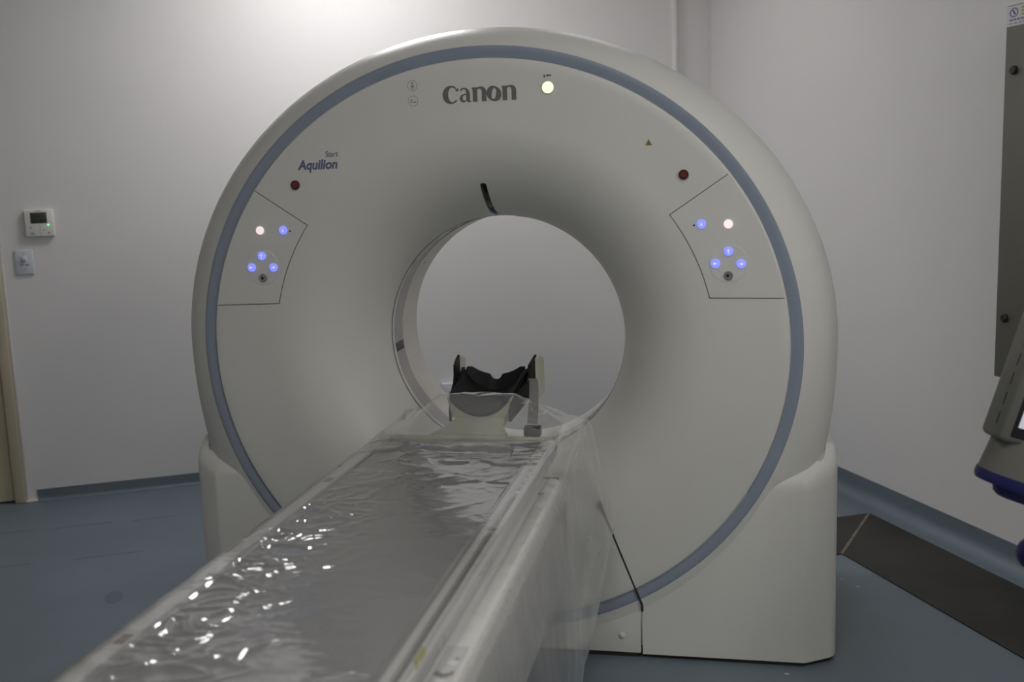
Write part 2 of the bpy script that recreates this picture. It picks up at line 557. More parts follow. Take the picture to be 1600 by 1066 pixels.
# laser slot let into the flare above the bore
vs, fs = [], []
NS = 18
for i in range(NS + 1):
    r = 0.4515 + (0.3578 - 0.4515) * i / NS
    yy = flare_y(r)
    w = 0.0088
    if i == 0:
        w = 0.004
    for sx in (-1, -0.5, 0.5, 1):
        bow = 0.002 if abs(sx) < 0.9 else 0.0005
        vs.append((-0.0065 + sx * w, yy - bow * 1.0, ZC + r - bow * 0.8))
for i in range(NS):
    for k in range(3):
        a = i * 4 + k
        fs.append((a, a + 1, a + 5, a + 4))
mesh('laser_slot', vs, fs, 'slot', gantry, True)


# feet either side, with sloping tops
def top_z(y):
    return 0.512 + 0.78 * min(y, 0.115)


def foot_plan(inner, front=0.008):
    return [(inner, front), (0.50, front), (0.575, front), (0.70, front), (0.845, front), (0.850, front + 0.0006), (0.855, front + 0.003), (0.900, front + 0.031), (0.920, front + 0.044),
            (0.930, front + 0.054), (0.936, front + 0.074), (0.937, 0.12), (0.937, 0.30), (0.937, 0.62), (0.925, 0.68), (0.89, 0.72), (0.575, 0.73), (0.50, 0.73), (inner, 0.73)]


def gantry_foot(sg):
    rings = []
    for ins, dz, z0 in ((0, None, 0.013), (0, -0.030, None), (0.003, -0.013, None), (0.009, -0.004, None), (0.018, 0.0, None), (0.030, 0.002, None)):
        ring = []
        for (x, y) in foot_plan(0.4115):
            yy = y + (ins if y < 0.05 else (ins * 0.4 if y < 0.09 else (-ins if y > 0.6 else 0)))
            xx = x - (ins if x > 0.84 else 0)
            lim = 0.34 + (x - 0.4115) * 1.05 if x < 0.56 else 9.0   # stays clear of the flare behind the cover
            z = z0 if z0 is not None else min(top_z(yy), lim) + dz
            ring.append((sg * xx, yy, z))
        rings.append(ring)
    f = loft('gantry_foot', rings, 'gantry', gantry, True, (True, True), True, 30)
    pl = [(0.41, 0.016)] + foot_plan(0.42)[3:-3] + [(0.41, 0.70)]
    n = len(pl)
    ring = [(sg * (x - (0.006 if x > 0.5 else 0)), y + 0.008 if y < 0.1 else y - 0.01) for x, y in pl]
    loft('plinth', [[(x, y, z) for x, y in ring] for z in (0.0, 0.0135)], 'gap', f, True, (True, True), False)
    return f


gantry_foot(1)
gantry_foot(-1)
box('lower_cover', -0.4065, 0.4065, 0.008, 0.5, 0.015, 0.26, 'gantry', gantry, 0.002)
box('plinth', -0.40, 0.40, 0.016, 0.5, 0.0, 0.016, 'gap', gantry)
box('joint_backing', -0.42, 0.42, 0.03, 0.49, 0.014, 0.25, 'gap', gantry)
for sg in (1, -1):
    # slanting joint across cover and trim ring
    p = [(0.300, 0.455), (0.331, 0.373), (0.4125, 0.160), (0.4125, 0.142)]
    w = 0.0026
    ol = [(sg * (x - w), z) for x, z in p] + [(sg * (x + w), z) for x, z in reversed(p)]
    prism('cover_joint', ol, -0.0006, 0.012, 'gap', gantry)
lathe_y('cover_screw', [(0.0075, 0.009), (0.0075, 0.003), (0.005, 0.001), (0.001, 0.0)], 'tube', gantry, 0.355, 0.066, 16)
lathe_y('cover_screw', [(0.0075, 0.009), (0.0075, 0.003), (0.005, 0.001), (0.001, 0.0)], 'tube', gantry, -0.355, 0.066, 16)


# control panels
def panel_outline(sg, inset=0.0):
    ri, ro = 0.6155 + inset, 0.8022
    a0, a1 = radians(12.6), radians(35.8)
    b0, b1 = radians(9.6), radians(35.9)
    pts = []
    for i in range(13):
        a = a0 + (a1 - a0) * i / 12
        pts.append(gpt(ri, a, 0))
    for i in range(13):
        a = b1 + (b0 - b1) * i / 12
        pts.append(gpt(ro, a, 0))
    cx = sum(p[0] for p in pts) / len(pts)
    cz = sum(p[2] for p in pts) / len(pts)
    out = []
    for i, p in enumerate(pts):
        x, z = p[0], p[2]
        if inset and i in (0, 25):
            z += inset
        if inset and i in (12, 13):
            x += inset * 0.6
            z -= inset * 0.85
        out.append((sg * x, z))
    return out


def round_button(name, x, z, r, m, parent, y=-0.0022, proud=0.004, collar=None):
    if collar:
        lathe_y('button_collar', [(r * 1.35, y), (r * 1.35, y - proud * 0.5), (r * 1.02, y - proud * 0.8), (r * 1.0, y - 0.0002)], collar, parent, x, z, 24)
    return lathe_y(name, [(r, y), (r, y - proud * 0.7), (r * 0.93, y - proud), (r * 0.5, y - proud * 1.08), (r * 0.05, y - proud * 1.1)], m, parent, x, z, 24)


for sg in (-1, 1):
    back = prism('panel_joint', panel_outline(sg), -0.0004, 0.004, 'gapsoft', gantry)
    pan = prism('control_panel', panel_outline(sg, 0.0023), -0.0018, 0.003, 'gantry', gantry)
    if sg > 0:
        cx, cz = 0.650, 1.106
        wb, bb = (0.650, 1.207), (0.582, 1.209)
        cl = [(0.650, 1.137), (0.617, 1.106), (0.682, 1.104)]
        ky = (0.650, 1.075)
        dot = (0.563, 1.206)
    else:
        cx, cz = -0.643, 1.120
        wb, bb = (-0.643, 1.224), (-0.573, 1.223)
        cl = [(-0.643, 1.152), (-0.676, 1.120), (-0.610, 1.119)]
        ky = (-0.643, 1.090)
        dot = (-0.553, 1.220)
    # shallow round dish around the four keys
    lathe_y('button_dish', [(0.051, -0.0016), (0.0495, -0.0024), (0.046, -0.0022), (0.001, -0.0020)], 'gantry', pan, cx, cz, 40)
    b_ = round_button('white_button', wb[0], wb[1], 0.0115, 'whitelit', pan)
    b_ = round_button('blue_button', bb[0], bb[1], 0.0118, 'bluelit', pan)
    prism('legend', [(bb[0] - 0.004, bb[1] - 0.004), (bb[0] + 0.004, bb[1] - 0.004), (bb[0], bb[1] + 0.005)], -0.0070, -0.0066, 'bluelit2', b_)
    for k, (x, z) in enumerate(cl):
        b_ = round_button('blue_button', x, z, 0.0118, 'bluelit', pan)
        if k == 0:
            prism('legend', [(x - 0.005, z + 0.001), (x + 0.005, z + 0.001), (x, z + 0.007)], -0.0070, -0.0066, 'bluelit2', b_)
            box('legend', x - 0.0015, x + 0.0015, -0.0070, -0.0066, z - 0.006, z + 0.001, 'bluelit2', b_)
        else:
            sx = -1 if k == 1 else 1
            prism('legend', [(x + sx * 0.007, z), (x, z + 0.004), (x, z - 0.004)], -0.0070, -0.0066, 'bluelit2', b_)
            box('legend', x - 0.005, x + 0.005, -0.0070, -0.0066, z - 0.0012, z + 0.0012, 'bluelit2', b_)
    kk = lathe_y('key_switch', [(0.0115, -0.002), (0.0115, -0.006), (0.0100, -0.0068), (0.0085, -0.0055), (0.001, -0.0055)], 'key', pan, ky[0], ky[1], 24)
    prism('keyhole', disc_outline(ky[0] - 0.002, ky[1] - 0.001, 0.0042, 14), -0.0060, -0.0056, 'black', kk)
    prism('microphone_hole', disc_outline(dot[0], dot[1], 0.0026, 12), -0.0021, -0.0016, 'black', pan)

for (x, z) in ((-0.528, 1.347), (0.538, 1.337)):
    c_ = lathe_y('emergency_button', [(0.0128, 0.0), (0.0128, -0.005), (0.0110, -0.007), (0.0094, -0.005)], 'reddark', gantry, x, z, 24)
    lathe_y('button_cap', [(0.0092, -0.003), (0.0092, -0.0075), (0.0080, -0.009), (0.001, -0.0095)], 'red', c_, x, z, 24)

il = lathe_y('status_lamp', [(0.0165, 0.0), (0.0165, -0.003), (0.0155, -0.0042)], 'gantry', gantry, 0.191, 1.574, 28)
lathe_y('lamp_lens', [(0.0152, -0.003), (0.0148, -0.0050), (0.010, -0.0062), (0.001, -0.0066)], 'greenlit', il, 0.191, 1.574, 28)
# tiny printed legend over the lamp
for (x0, x1, z0, z1) in ((0.1805, 0.1838, 1.600, 1.607), (0.1865, 0.1885, 1.6025, 1.607), (0.1895, 0.1925, 1.602, 1.607), (0.1935, 0.1965, 1.6025, 1.607), (0.1975, 0.2000, 1.6025, 1.607)):
    box('lamp_legend', x0, x1, -0.0005, 0.0, z0, z1, 'stickdark', gantry)

# warning triangle
tri = prism('warning_triangle', [(0.4405, 1.4145), (0.4585, 1.4145), (0.4495, 1.4310)], -0.0005, 0.0, 'warn', gantry)
box('exclamation_mark', 0.4486, 0.4504, -0.0008, -0.0005, 1.4165, 1.4245, 'stickdark', tri)

# two breathing pictograms
for k, z in enumerate((1.598, 1.558)):
    cx = -0.1765
    n = 28
    ro, ri = 0.0140, 0.0126
    vs = [(cx + r * cos(2 * pi * i / n), -0.0005, z + r * sin(2 * pi * i / n)) for r in (ro, ri) for i in range(n)]
    pic = mesh('breathing_pictogram', vs, [(i, (i + 1) % n, n + (i + 1) % n, n + i) for i in range(n)], 'inkicon', gantry)
    if k == 0:
        prism('figure', disc_outline(cx, z + 0.006, 0.0030, 12), -0.0006, -0.0003, 'inkicon', pic)
        prism('figure', [(cx - 0.0045, z + 0.002), (cx + 0.0045, z + 0.002), (cx + 0.0028, z - 0.009), (cx + 0.0008, z - 0.009), (cx, z - 0.003), (cx - 0.0008, z - 0.009), (cx - 0.0028, z - 0.009)], -0.0006, -0.0003, 'inkicon', pic)
    else:
        prism('figure', disc_outline(cx - 0.004, z + 0.002, 0.0028, 12), -0.0006, -0.0003, 'inkicon', pic)
        prism('figure', [(cx - 0.009, z - 0.005), (cx + 0.009, z - 0.005), (cx + 0.008, z), (cx + 0.003, z - 0.001), (cx, z - 0.0025), (cx - 0.008, z - 0.0015)], -0.0006, -0.0003, 'inkicon', pic)


# maker's lettering, drawn stroke by stroke in a heavy thick-and-thin roman
def arc(cx, cz, rx, rz, a0, a1, wf, n=22):
    o = []
    for i in range(n + 1):
        a = radians(a0 + (a1 - a0) * i / n)
        o.append((cx + rx * cos(a), cz + rz * sin(a), wf(a)))
    return o


def letter_n(x):
    return [[(x + 0.17, 0.0, 0.33), (x + 0.17, 0.98, 0.33)],
            [(x - 0.04, 0.90, 0.10), (x + 0.10, 0.95, 0.10)],
            arc(x + 0.52, 0.62, 0.30, 0.33, 150, 0, lambda a: 0.13 + 0.20 * max(0, cos(a)) ** 1.2, 14) + [(x + 0.81, 0.30, 0.33), (x + 0.81, 0.0, 0.33)]]


canon = []
canon.append(arc(0.58, 0.55, 0.46, 0.555, 52, 318, lambda a: 0.12 + 0.29 * max(0, -cos(a)) ** 1.2, 34))
canon.append([(0.87, 0.99, 0.06), (0.92, 0.86, 0.13), (0.97, 0.78, 0.16), (1.04, 0.96, 0.10)])
canon.append([(0.88, 0.80, 0.03), (1.02, 0.90, 0.12)])
# a
canon.append([(1.22, 0.80, 0.15), (1.30, 0.90, 0.12), (1.45, 0.945, 0.10), (1.62, 0.90, 0.15), (1.72, 0.74, 0.24), (1.75, 0.55, 0.28), (1.75, 0.20, 0.28), (1.80, 0.06, 0.22), (1.94, 0.05, 0.08)])
canon.append([(1.66, 0.55, 0.09), (1.45, 0.52, 0.10), (1.29, 0.42, 0.18), (1.24, 0.26, 0.25), (1.30, 0.12, 0.20), (1.44, 0.05, 0.11), (1.64, 0.15, 0.08)])
canon += letter_n(2.08)
# o
canon.append(arc(3.60, 0.49, 0.345, 0.44, 0, 360, lambda a: 0.13 + 0.26 * abs(cos(a + 0.30)) ** 1.6, 40))
canon += letter_n(4.20)
SC = 0.194 / 5.10
for st in canon:
    for i, p in enumerate(st):
        st[i] = (p[0], p[1], p[2])
ribbons('maker_lettering', canon, 'ink', gantry, -0.0905, 1.5475, SC, 0.0)
text_mesh('model_lettering', 'Aquilion', 0.036, 'inkblue', gantry, -0.519, 1.3885, 0.0, shear=0.22, bold=0.0012, width=0.118)
text_mesh('model_lettering', 'Start', 0.022, 'inkblue', gantry, -0.4355, 1.4205, 0.0, shear=0.22, bold=0.0002, width=0.038)
# ------------------------------------------------------------------ patient table
table = root('patient_table', 'long patient couch with white rails and grey mattress in front of the scanner', 'patient table', (0, 0, 0))
YE, YN = -0.27, -2.46
# body below the sliding couch
rings = []
for y, ins in ((-0.448, 0.02), (-0.452, 0.006), (-0.462, 0.0), (-2.40, 0.0), (-2.42, 0.02)):
    hw, zt, zb = 0.276 - ins, 0.656 - ins, 0.40 + ins
    ring = []
    for cxs, czs, a0 in ((1, 1, 0), (-1, 1, 90), (-1, -1, 180), (1, -1, 270)):
        R = 0.022
        for i in range(6):
            a = radians(a0 + 18 * i)
            ring.append((cxs * (hw - R) + R * cos(a), y, (zt - R if czs > 0 else zb + R) + R * sin(a)))
    rings.append(ring)
body = loft('table_body', rings, 'tablebody', table, True, (True, True), True, 35)
box('end_gasket', -0.262, 0.262, -0.451, -0.440, 0.42, 0.6555, 'black', table, 0.004)
box('end_gasket', 0.262, 0.277, -0.452, -0.443, 0.47, 0.60, 'black', table, 0.003)
# lifting column and base plate
box('lift_column', -0.20, 0.20, -2.1, -0.95, 0.06, 0.41, 'tablebody', table, 0.03, 3)
box('base_plate', -0.26, 0.26, -2.3, -0.80, 0.0, 0.06, 'tablebody', table, 0.02, 3)
box('base_bumper', 0.10, 0.24, -0.80, -0.74, 0.0, 0.05, 'black', table, 0.01)

# sliding couch top: shallow tray with side rails
prof = []
for i in range(21):
    x = -0.196 + 0.392 * i / 20
    prof.append((x, 0.694 - 0.010 * (1 - (x / 0.196) ** 2)))
mt_top = [(x, z) for x, z in prof]
ol = mt_top + [(0.196, 0.668), (-0.196, 0.668)]
rings = [[(x, y, z) for x, z in ol] for y in [YN + (YE + 0.005 - YN) * i / 6 for i in range(7)]]
loft('mattress', rings, 'mattress', table, True, (True, True), True, 40)
box('couch_tray', -0.215, 0.215, YN, YE, 0.660, 0.672, 'rail', table, 0.003)
for sg in (-1, 1):
    x0, x1 = (0.2215, 0.230) if sg > 0 else (-0.230, -0.202)
    box('side_rail', x0, x1, YN - 0.01, YE + 0.01, 0.658, 0.701, 'rail', table, 0.0035, 3)
box('inner_rail', 0.196, 0.2095, YN, YE, 0.672, 0.699, 'rail', table, 0.002)
box('accessory_slot', 0.2095, 0.2215, YN, YE, 0.672, 0.690, 'gap', table)
for i in range(9):
    y = -0.315 - i * 0.048
    box('slot_clip', 0.2095, 0.2215, y - 0.010, y + 0.010, 0.690, 0.6965, 'rail', table)
box('couch_end_cap', -0.224, 0.226, YE, YE + 0.022, 0.655, 0.703, 'cream', table, 0.008, 3)
# stickers
box('sticker', 0.2245, 0.2312, -1.475, -1.430, 0.690, 0.7016, 'yellow', table)
st_ = box('label_plate', 0.2340, 0.2660, -1.460, -1.330, 0.6555, 0.6566, 'sticker', table)
for k, (dx, dy) in enumerate(((0.0, 0.0), (0.005, -0.004), (0.011, -0.006), (0.017, -0.004), (0.022, 0.002))):
    box('printed_mark', 0.2365 + dx, 0.2425 + dx, -1.422 + dy, -1.410 + dy, 0.6566, 0.6570, 'stickred' if k in (0, 4) else 'stickdark', st_)
box('printed_mark', 0.2560, 0.2610, -1.372, -1.364, 0.6566, 0.6570, 'mark', st_)
box('sticker', 0.2250, 0.2312, -0.290, -0.262, 0.676, 0.7016, 'yellow', table)
box('sticker', -0.2250, -0.205, -0.300, -0.280, 0.7000, 0.7016, 'yellow', table)
for y in (-1.455, -0.655):
    box('printed_mark', -0.222, -0.206, y - 0.02, y + 0.012, 0.7000, 0.7014, 'stickred', table)
box('printed_mark', 0.236, 0.250, -0.585, -0.570, 0.6555, 0.6567, 'stickred', table)

# ------------------------------------------------------------------ head holder
holder = root('head_holder', 'cream head holder with black padded trough fixed to the couch end', 'head holder', (0, -0.25, 0.70))
HO = Vector((0, 0.25, -0.70))


def hmesh(o):
    for v in o.data.vertices:
        v.co += HO
    return o


def trough(name, off, thick, st, m, parent, amax=1.0):
    """curved trough: stations of (y, radius, bottom z, half angle)"""
    rings = []
    n = 24
    for (y, R, zb, ha) in st:
        ring = []
        for side in (0, 1):
            rr = R + off + (thick if side else 0)
            seq = range(n + 1) if side == 0 else range(n, -1, -1)
            for i in seq:
                a = -ha * amax + 2 * ha * amax * i / n
                ring.append((rr * sin(a), y, zb + R - rr * cos(a)))
        rings.append(ring)
    return hmesh(loft(name, rings, m, parent, True, (True, True), True, 45))


r_ = radians
ST = [(-0.115, 0.086, 0.727, r_(60)), (-0.08, 0.087, 0.730, r_(63)), (-0.03, 0.088, 0.737, r_(66)), (0.03, 0.089, 0.745, r_(68)), (0.085, 0.090, 0.752, r_(69))]
trough('trough_pad', 0.0, 0.008, ST, 'foam', holder)
trough('trough_shell', 0.0085, 0.006, [(y - 0.001, R, zb, ha * 0.9) for y, R, zb, ha in ST], 'cream', holder)
# padded upper end of the trough, lower in the middle and notched at the centre
vs, fs = [], []
n = 48
for i in range(n + 1):
    a = -r_(69) + 2 * r_(69) * i / n
    rr = 0.090
    x = rr * sin(a)
    zb = 0.752 + rr - rr * cos(a)
    zt = 0.793 + 0.022 * min(1, (abs(x) / 0.070)) ** 2.2
    if abs(x) < 0.018:
        zt = 0.778 + 0.015 * (abs(x) / 0.018) ** 2.5
    zt = max(zt, zb + 0.002)
    for (y, z) in ((0.085, zb), (0.098, zt), (0.108, zt), (0.108, zb - 0.004)):
        vs.append((x, y, z))
for i in range(n):
    for k in range(4):
        a = i * 4 + k
        b = i * 4 + (k + 1) % 4
        fs.append((a, b, b + 4, a + 4))
hmesh(mesh('end_pad', vs, fs, 'foam', holder, True, 40))
# side wings with slanted tops
for sg in (-1, 1):
    def wing(name, x0, x1, pts, m):
        n = len(pts)
        vs = [(sg * (x0 + dx), y, z) for y, z, dx in pts] + [(sg * (x1 + dx), y, z) for y, z, dx in pts]
        fs = [tuple(range(n)), tuple(range(2 * n - 1, n - 1, -1))] + [(i, (i + 1) % n, n + (i + 1) % n, n + i) for i in range(n)]
        return hmesh(mesh(name, vs, fs, m, holder))
    wing('side_wing', 0.0785, 0.0845, [(-0.118, 0.706, 0.000), (-0.118, 0.734, 0.000), (-0.085, 0.764, 0.006), (0.020, 0.785, 0.022), (0.042, 0.800, 0.0255), (0.044, 0.829, 0.0255), (0.118, 0.847, 0.031), (0.118, 0.770, 0.031), (0.03, 0.735, 0.022)], 'foam')
    wing('wing_shoulder', 0.0700, 0.0790, [(-0.110, 0.744, 0.003), (-0.06, 0.770, 0.008), (0.02, 0.792, 0.012), (0.085, 0.808, 0.016), (0.112, 0.812, 0.024), (0.112, 0.770, 0.024), (0.02, 0.752, 0.012)], 'foam')
    wing('wing_backing', 0.1145, 0.1215, [(0.100, 0.72, 0), (0.100, 0.838, 0), (0.135, 0.842, 0), (0.205, 0.822, 0), (0.205, 0.72, 0)], 'cream')
# cream neck that carries the trough
rings = []
for (y, hw, zt, th) in ((-0.2475, 0.103, 0.7045, 0.028), (-0.235, 0.100, 0.706, 0.022), (-0.20, 0.086, 0.709, 0.020), (-0.165, 0.074, 0.713, 0.020), (-0.135, 0.070, 0.716, 0.022), (-0.10, 0.066, 0.7165, 0.022), (0.0, 0.060, 0.718, 0.022), (0.10, 0.055, 0.724, 0.022)):
    rings.append([(-hw, y, zt - 0.004), (-hw + 0.006, y, zt), (hw - 0.006, y, zt), (hw, y, zt - 0.004), (hw, y, zt - th), (-hw, y, zt - th)])
hmesh(loft('neck', rings, 'cream', holder, True, (True, True), True, 40))
for sg in (-1, 1):
    # raised cheeks of the neck that cup the trough's near rim
    pts = []
    for i in range(9):
        t = i / 8
        a = r_(12 + 52 * t)
        pts.append(((0.0965) * sin(a), 0.727 + 0.088 - 0.0965 * cos(a)))
    ol = [(sg * x, z) for x, z in pts] + [(sg * 0.080, 0.745), (sg * 0.070, 0.716), (sg * 0.02, 0.7135)]
    hmesh(prism('neck_cheek', ol, -0.122, -0.108, 'cream', holder))
# chin strap hanging from the right wing, with its black buckle
sp = [(0.1120, 0.03, 0.780), (0.122, 0.01, 0.797), (0.133, -0.03, 0.798), (0.144, -0.09, 0.782), (0.153, -0.15, 0.760), (0.160, -0.20, 0.745), (0.164, -0.232, 0.730)]
vs, fs = [], []
for i, p in enumerate(sp):
    w = 0.011 + 0.0028 * i / 6
    vs += [(p[0] - w, p[1], p[2]), (p[0] + w, p[1], p[2] - 0.001), (p[0] + w, p[1] + 0.002, p[2] + 0.001), (p[0] - w, p[1] + 0.002, p[2] + 0.002)]
for i in range(len(sp) - 1):
    for k in range(4):
        a, b = i * 4 + k, i * 4 + (k + 1) % 4
        fs.append((a, b, b + 4, a + 4))
strap = hmesh(mesh('chin_strap', vs, fs, 'strap', holder, True, 40))
bk = hmesh(box('buckle', 0.146, 0.188, -0.262, -0.232, 0.7035, 0.728, 'black', strap, 0.003))

# ------------------------------------------------------------------ plastic sheet over couch, draped to the right


def smooth01(a, b, x):
    t = min(1, max(0, (x - a) / (b - a)))
    return t * t * (3 - 2 * t)


def ridge(p):
    return 1 - abs(noise.noise(p)) * 2


NL, NTOP, NRT, NV = 6, 130, 56, 430
NU = NL + NTOP + NRT
verts = []
for v in range(NV + 1):
    tv = v / NV
    for u in range(NU + 1):
        if u <= NL:
            s = u / NL
            yend = 0.0 - 0.02 * s
        elif u <= NL + NTOP:
            s = (u - NL) / NTOP
            xx = -0.236 + 0.474 * s
            yend = -0.128 + 0.11 * smooth01(-0.10, -0.22, xx) + 0.04 * smooth01(0.12, 0.24, xx)
        else:
            s = (u - NL - NTOP) / NRT
            yend = -0.088 - 0.03 * s
        y = (-2.40 + 0.70 * tv / 0.1) if tv < 0.1 else (-1.70 + (yend + 1.70) * (tv - 0.1) / 0.9)
        tb = smooth01(-0.50, -0.20, y)          # 1 past the end of the table body
        te = smooth01(-0.33, -0.14, y)          # 1 at the free end of the sheet
        if u <= NL:
            x = -0.249 + 0.013 * s
            z = 0.640 + 0.0625 * s
            x += 0.004 * noise.noise(Vector((y * 14, s * 3, 4.0)))
            z -= (0.012 * (1 - s)) * noise.noise(Vector((y * 6, 0.0, 9.0)))
        elif u <= NL + NTOP:
            x = -0.236 + 0.474 * s
            z = 0.7028
            # slack film sags onto the mattress, wrinkled most along its left side
            left = smooth01(0.06, -0.17, x) * smooth01(-0.62, -0.95, y)
            far = smooth01(-0.78, -0.42, y)
            edge = smooth01(0.0, 0.05, s) * smooth01(1.0, 0.93, s)
            # broad soft creases, sharper crinkles at the left, flat contact patches at the far end
            q = Vector((x * 5 + y * 1.6, y * 8 - x * 3, 0.0))
            q = q + Vector((noise.noise(q * 0.8) * 0.9, noise.noise(q * 0.8 + Vector((7, 1, 3))) * 0.6, 1.7))
            w1 = max(0, ridge(q)) ** 3
            q2 = Vector((x * 17 + y * 9, y * 26 - x * 13, 5.0))
            q2 = q2 + Vector((noise.noise(q2 * 0.5) * 1.2, noise.noise(q2 * 0.5 + Vector((3, 8, 1))) * 1.0, 0))
            w2 = max(0, ridge(q2)) ** 2
            w3 = noise.noise(Vector((x * 38 + y * 10, y * 44 - x * 16, 8.0)))
            patch = smooth01(-0.05, 0.10, noise.noise(Vector((x * 8 + 3, y * 10, 6.0)) + Vector((0.6 * noise.noise(Vector((x * 20, y * 20, 1.0))), 0, 0))))
            base = 0.0020 * noise.noise(Vector((x * 3.2, y * 2.2, 2.0)))
            z += edge * (-0.004 + base + 0.0050 * w1 * (0.15 + 0.6 * left + 0.5 * far) + 0.0042 * w2 * (0.03 + 1.0 * left + 0.10 * far) + 0.0011 * w3 * left + 0.0045 * patch * far)
            z = max(z, 0.6965 if abs(x) < 0.19 else 0.7022)
            # the free end is held up over the head holder and falls away to either side
            if x < -0.08:
                bump = smooth01(-0.22, -0.08, x)
            elif x < 0.10:
                bump = 1.0
            else:
                bump = max(0.0, 1 - 0.86 * (x - 0.10) / 0.138)
            z += te * (0.080 * bump + 0.003 * noise.noise(Vector((x * 9, y * 4, 3.0))))
            if y > -0.30:
                z += 0.016 * smooth01(-0.30, -0.26, y) * smooth01(0.12, 0.15, x) * smooth01(0.22, 0.19, x) * (1 - te)
                z += 0.005 * smooth01(-0.30, -0.24, y) + 0.010 * smooth01(-0.12, 0, y) * smooth01(-0.1, -0.2, x)
        else:
            # over the body edge, then hanging in folds
            pa = [(0.238, 0.7025), (0.246, 0.672), (0.277, 0.662), (0.288, 0.635), (0.296, 0.52), (0.305, 0.35), (0.300, 0.18), (0.298, 0.06)]
            pb = [(0.238, 0.7085 + 0.0112 * te), (0.262, 0.714), (0.286, 0.708), (0.293, 0.690), (0.315, 0.56), (0.338, 0.41), (0.300, 0.22), (0.262, 0.06)]
            kf = s * 7
            k = min(6, int(kf))
            f = kf - k
            ax = pa[k][0] + (pa[k + 1][0] - pa[k][0]) * f
            az = pa[k][1] + (pa[k + 1][1] - pa[k][1]) * f
            bx = pb[k][0] + (pb[k + 1][0] - pb[k][0]) * f
            bz = pb[k][1] + (pb[k + 1][1] - pb[k][1]) * f
            x = ax + (bx - ax) * tb
            z = az + (bz - az) * tb
            g = smooth01(0.30, 0.75, s)
            fold = noise.noise(Vector((y * 2.6, z * 0.6, 1.0))) + 0.10 * noise.noise(Vector((y * 8, z * 1.2, 6.0)))
            x += 0.024 * g * (fold + 0.35) + 0.0006 * noise.noise(Vector((y * 16, z * 12, 2.0)))
            if s < 0.30:
                x += 0.002
                z += 0.0015 + 0.0012 * noise.noise(Vector((y * 22, s * 8, 2.0)))
            z -= 0.03 * g * noise.noise(Vector((y * 2.2, 0, 0)))
        verts.append((x, y, z))
faces = []
for v in range(NV):
    for u in range(NU):
        a = v * (NU + 1) + u
        faces.append((a, a + 1, a + NU + 2, a + NU + 1))
sheet = mesh('plastic_sheet', verts, faces, 'film', None, True)
sheet.data.materials.append(M['filmhang'])
for i_, p_ in enumerate(sheet.data.polygons):
    if i_ % NU >= NL + NTOP + 14:
        p_.material_index = 1
tag(sheet, 'clear wrinkled plastic sheet draped over the couch and hanging down its side', 'plastic sheet')

row = NV * (NU + 1)  # pale tubes along the free edge, painted glints of light
edge_pts = [Vector(verts[row + u]) for u in range(NL + NTOP + 16, NL + NTOP + 42, 2)]
tube('edge_glint', edge_pts, 0.0013, 'filmedge', sheet, 6)
edge_pts = [Vector(verts[row + u]) for u in range(NL + 100, NL + NTOP + 17, 2)]
tube('edge_glint', edge_pts, 0.0006, 'filmedge', sheet, 6)

# ------------------------------------------------------------------ things on the back wall
th = root('thermostat', 'off-white wall thermostat with dark display and green light above the switch plate', 'thermostat', W(-1.429, BACK, 1.233), TH)
box('body', -0.058, 0.058, -0.022, 0.0, -0.058, 0.058, 'thermo', th, 0.004, 2)
box('display', -0.033, 0.033, -0.0232, -0.021, -0.001, 0.046, 'lcd', th, 0.001)
box('button_seam', 0.0015, 0.003, -0.0226, -0.0215, -0.055, -0.006, 'mark', th)
for (x, z, w, h, m) in ((-0.035, -0.018, 0.008, 0.006, 'mark'), (-0.030, -0.044, 0.014, 0.008, 'mark'), (0.036, -0.042, 0.008, 0.005, 'stickred'), (0.018, -0.030, 0.005, 0.004, 'stickred'), (0.0, 0.052, 0.022, 0.003, 'mark')):
    box('printed_mark', x - w / 2, x + w / 2, -0.0226, -0.0215, z - h / 2, z + h / 2, m, th)
lathe_y('status_led', [(0.0043, -0.021), (0.0043, -0.024), (0.001, -0.025)], 'ledgreen', th, 0.036, -0.009, 14)

sw = root('switch_plate', 'small white rectangular switch plate under the thermostat beside the door', 'wall switch', W(-1.506, BACK, 1.068), TH)
box('plate', -0.036, 0.036, -0.009, 0.0, -0.053, 0.053, 'plate', sw, 0.003)
box('toggle', -0.008, 0.012, -0.020, -0.008, 0.004, 0.024, 'plate', sw, 0.003)
for z in (0.036, -0.030):
    lathe_y('screw', [(0.003, -0.008), (0.003, -0.0098), (0.001, -0.0098)], 'mark', sw, 0.002, z, 10)
for x in (-0.014, -0.004, 0.006, 0.014):
    box('printed_mark', x - 0.003, x + 0.003, -0.0094, -0.0086, -0.016, -0.008, 'mark', sw)

ob = root('socket_box', 'low grey-white socket box on the wall, seen through the scanner bore', 'wall socket', W(0.365, BACK, 0.325), TH)
box('housing', -0.062, 0.062, -0.045, 0.0, -0.042, 0.052, 'plate', ob, 0.003)
box('faceplate', -0.052, 0.052, -0.048, -0.044, -0.036, 0.036, 'sticker', ob, 0.002)
for i, x in enumerate((-0.030, -0.022, -0.014, -0.004)):
    box('printed_mark', x - 0.003, x + 0.003, -0.0486, -0.0478, 0.000, 0.012, 'stickdark', ob)
lathe_y('socket_hole', [(0.010, -0.0478), (0.010, -0.0484), (0.001, -0.0484)], 'mark', ob, -0.018, -0.018, 16)

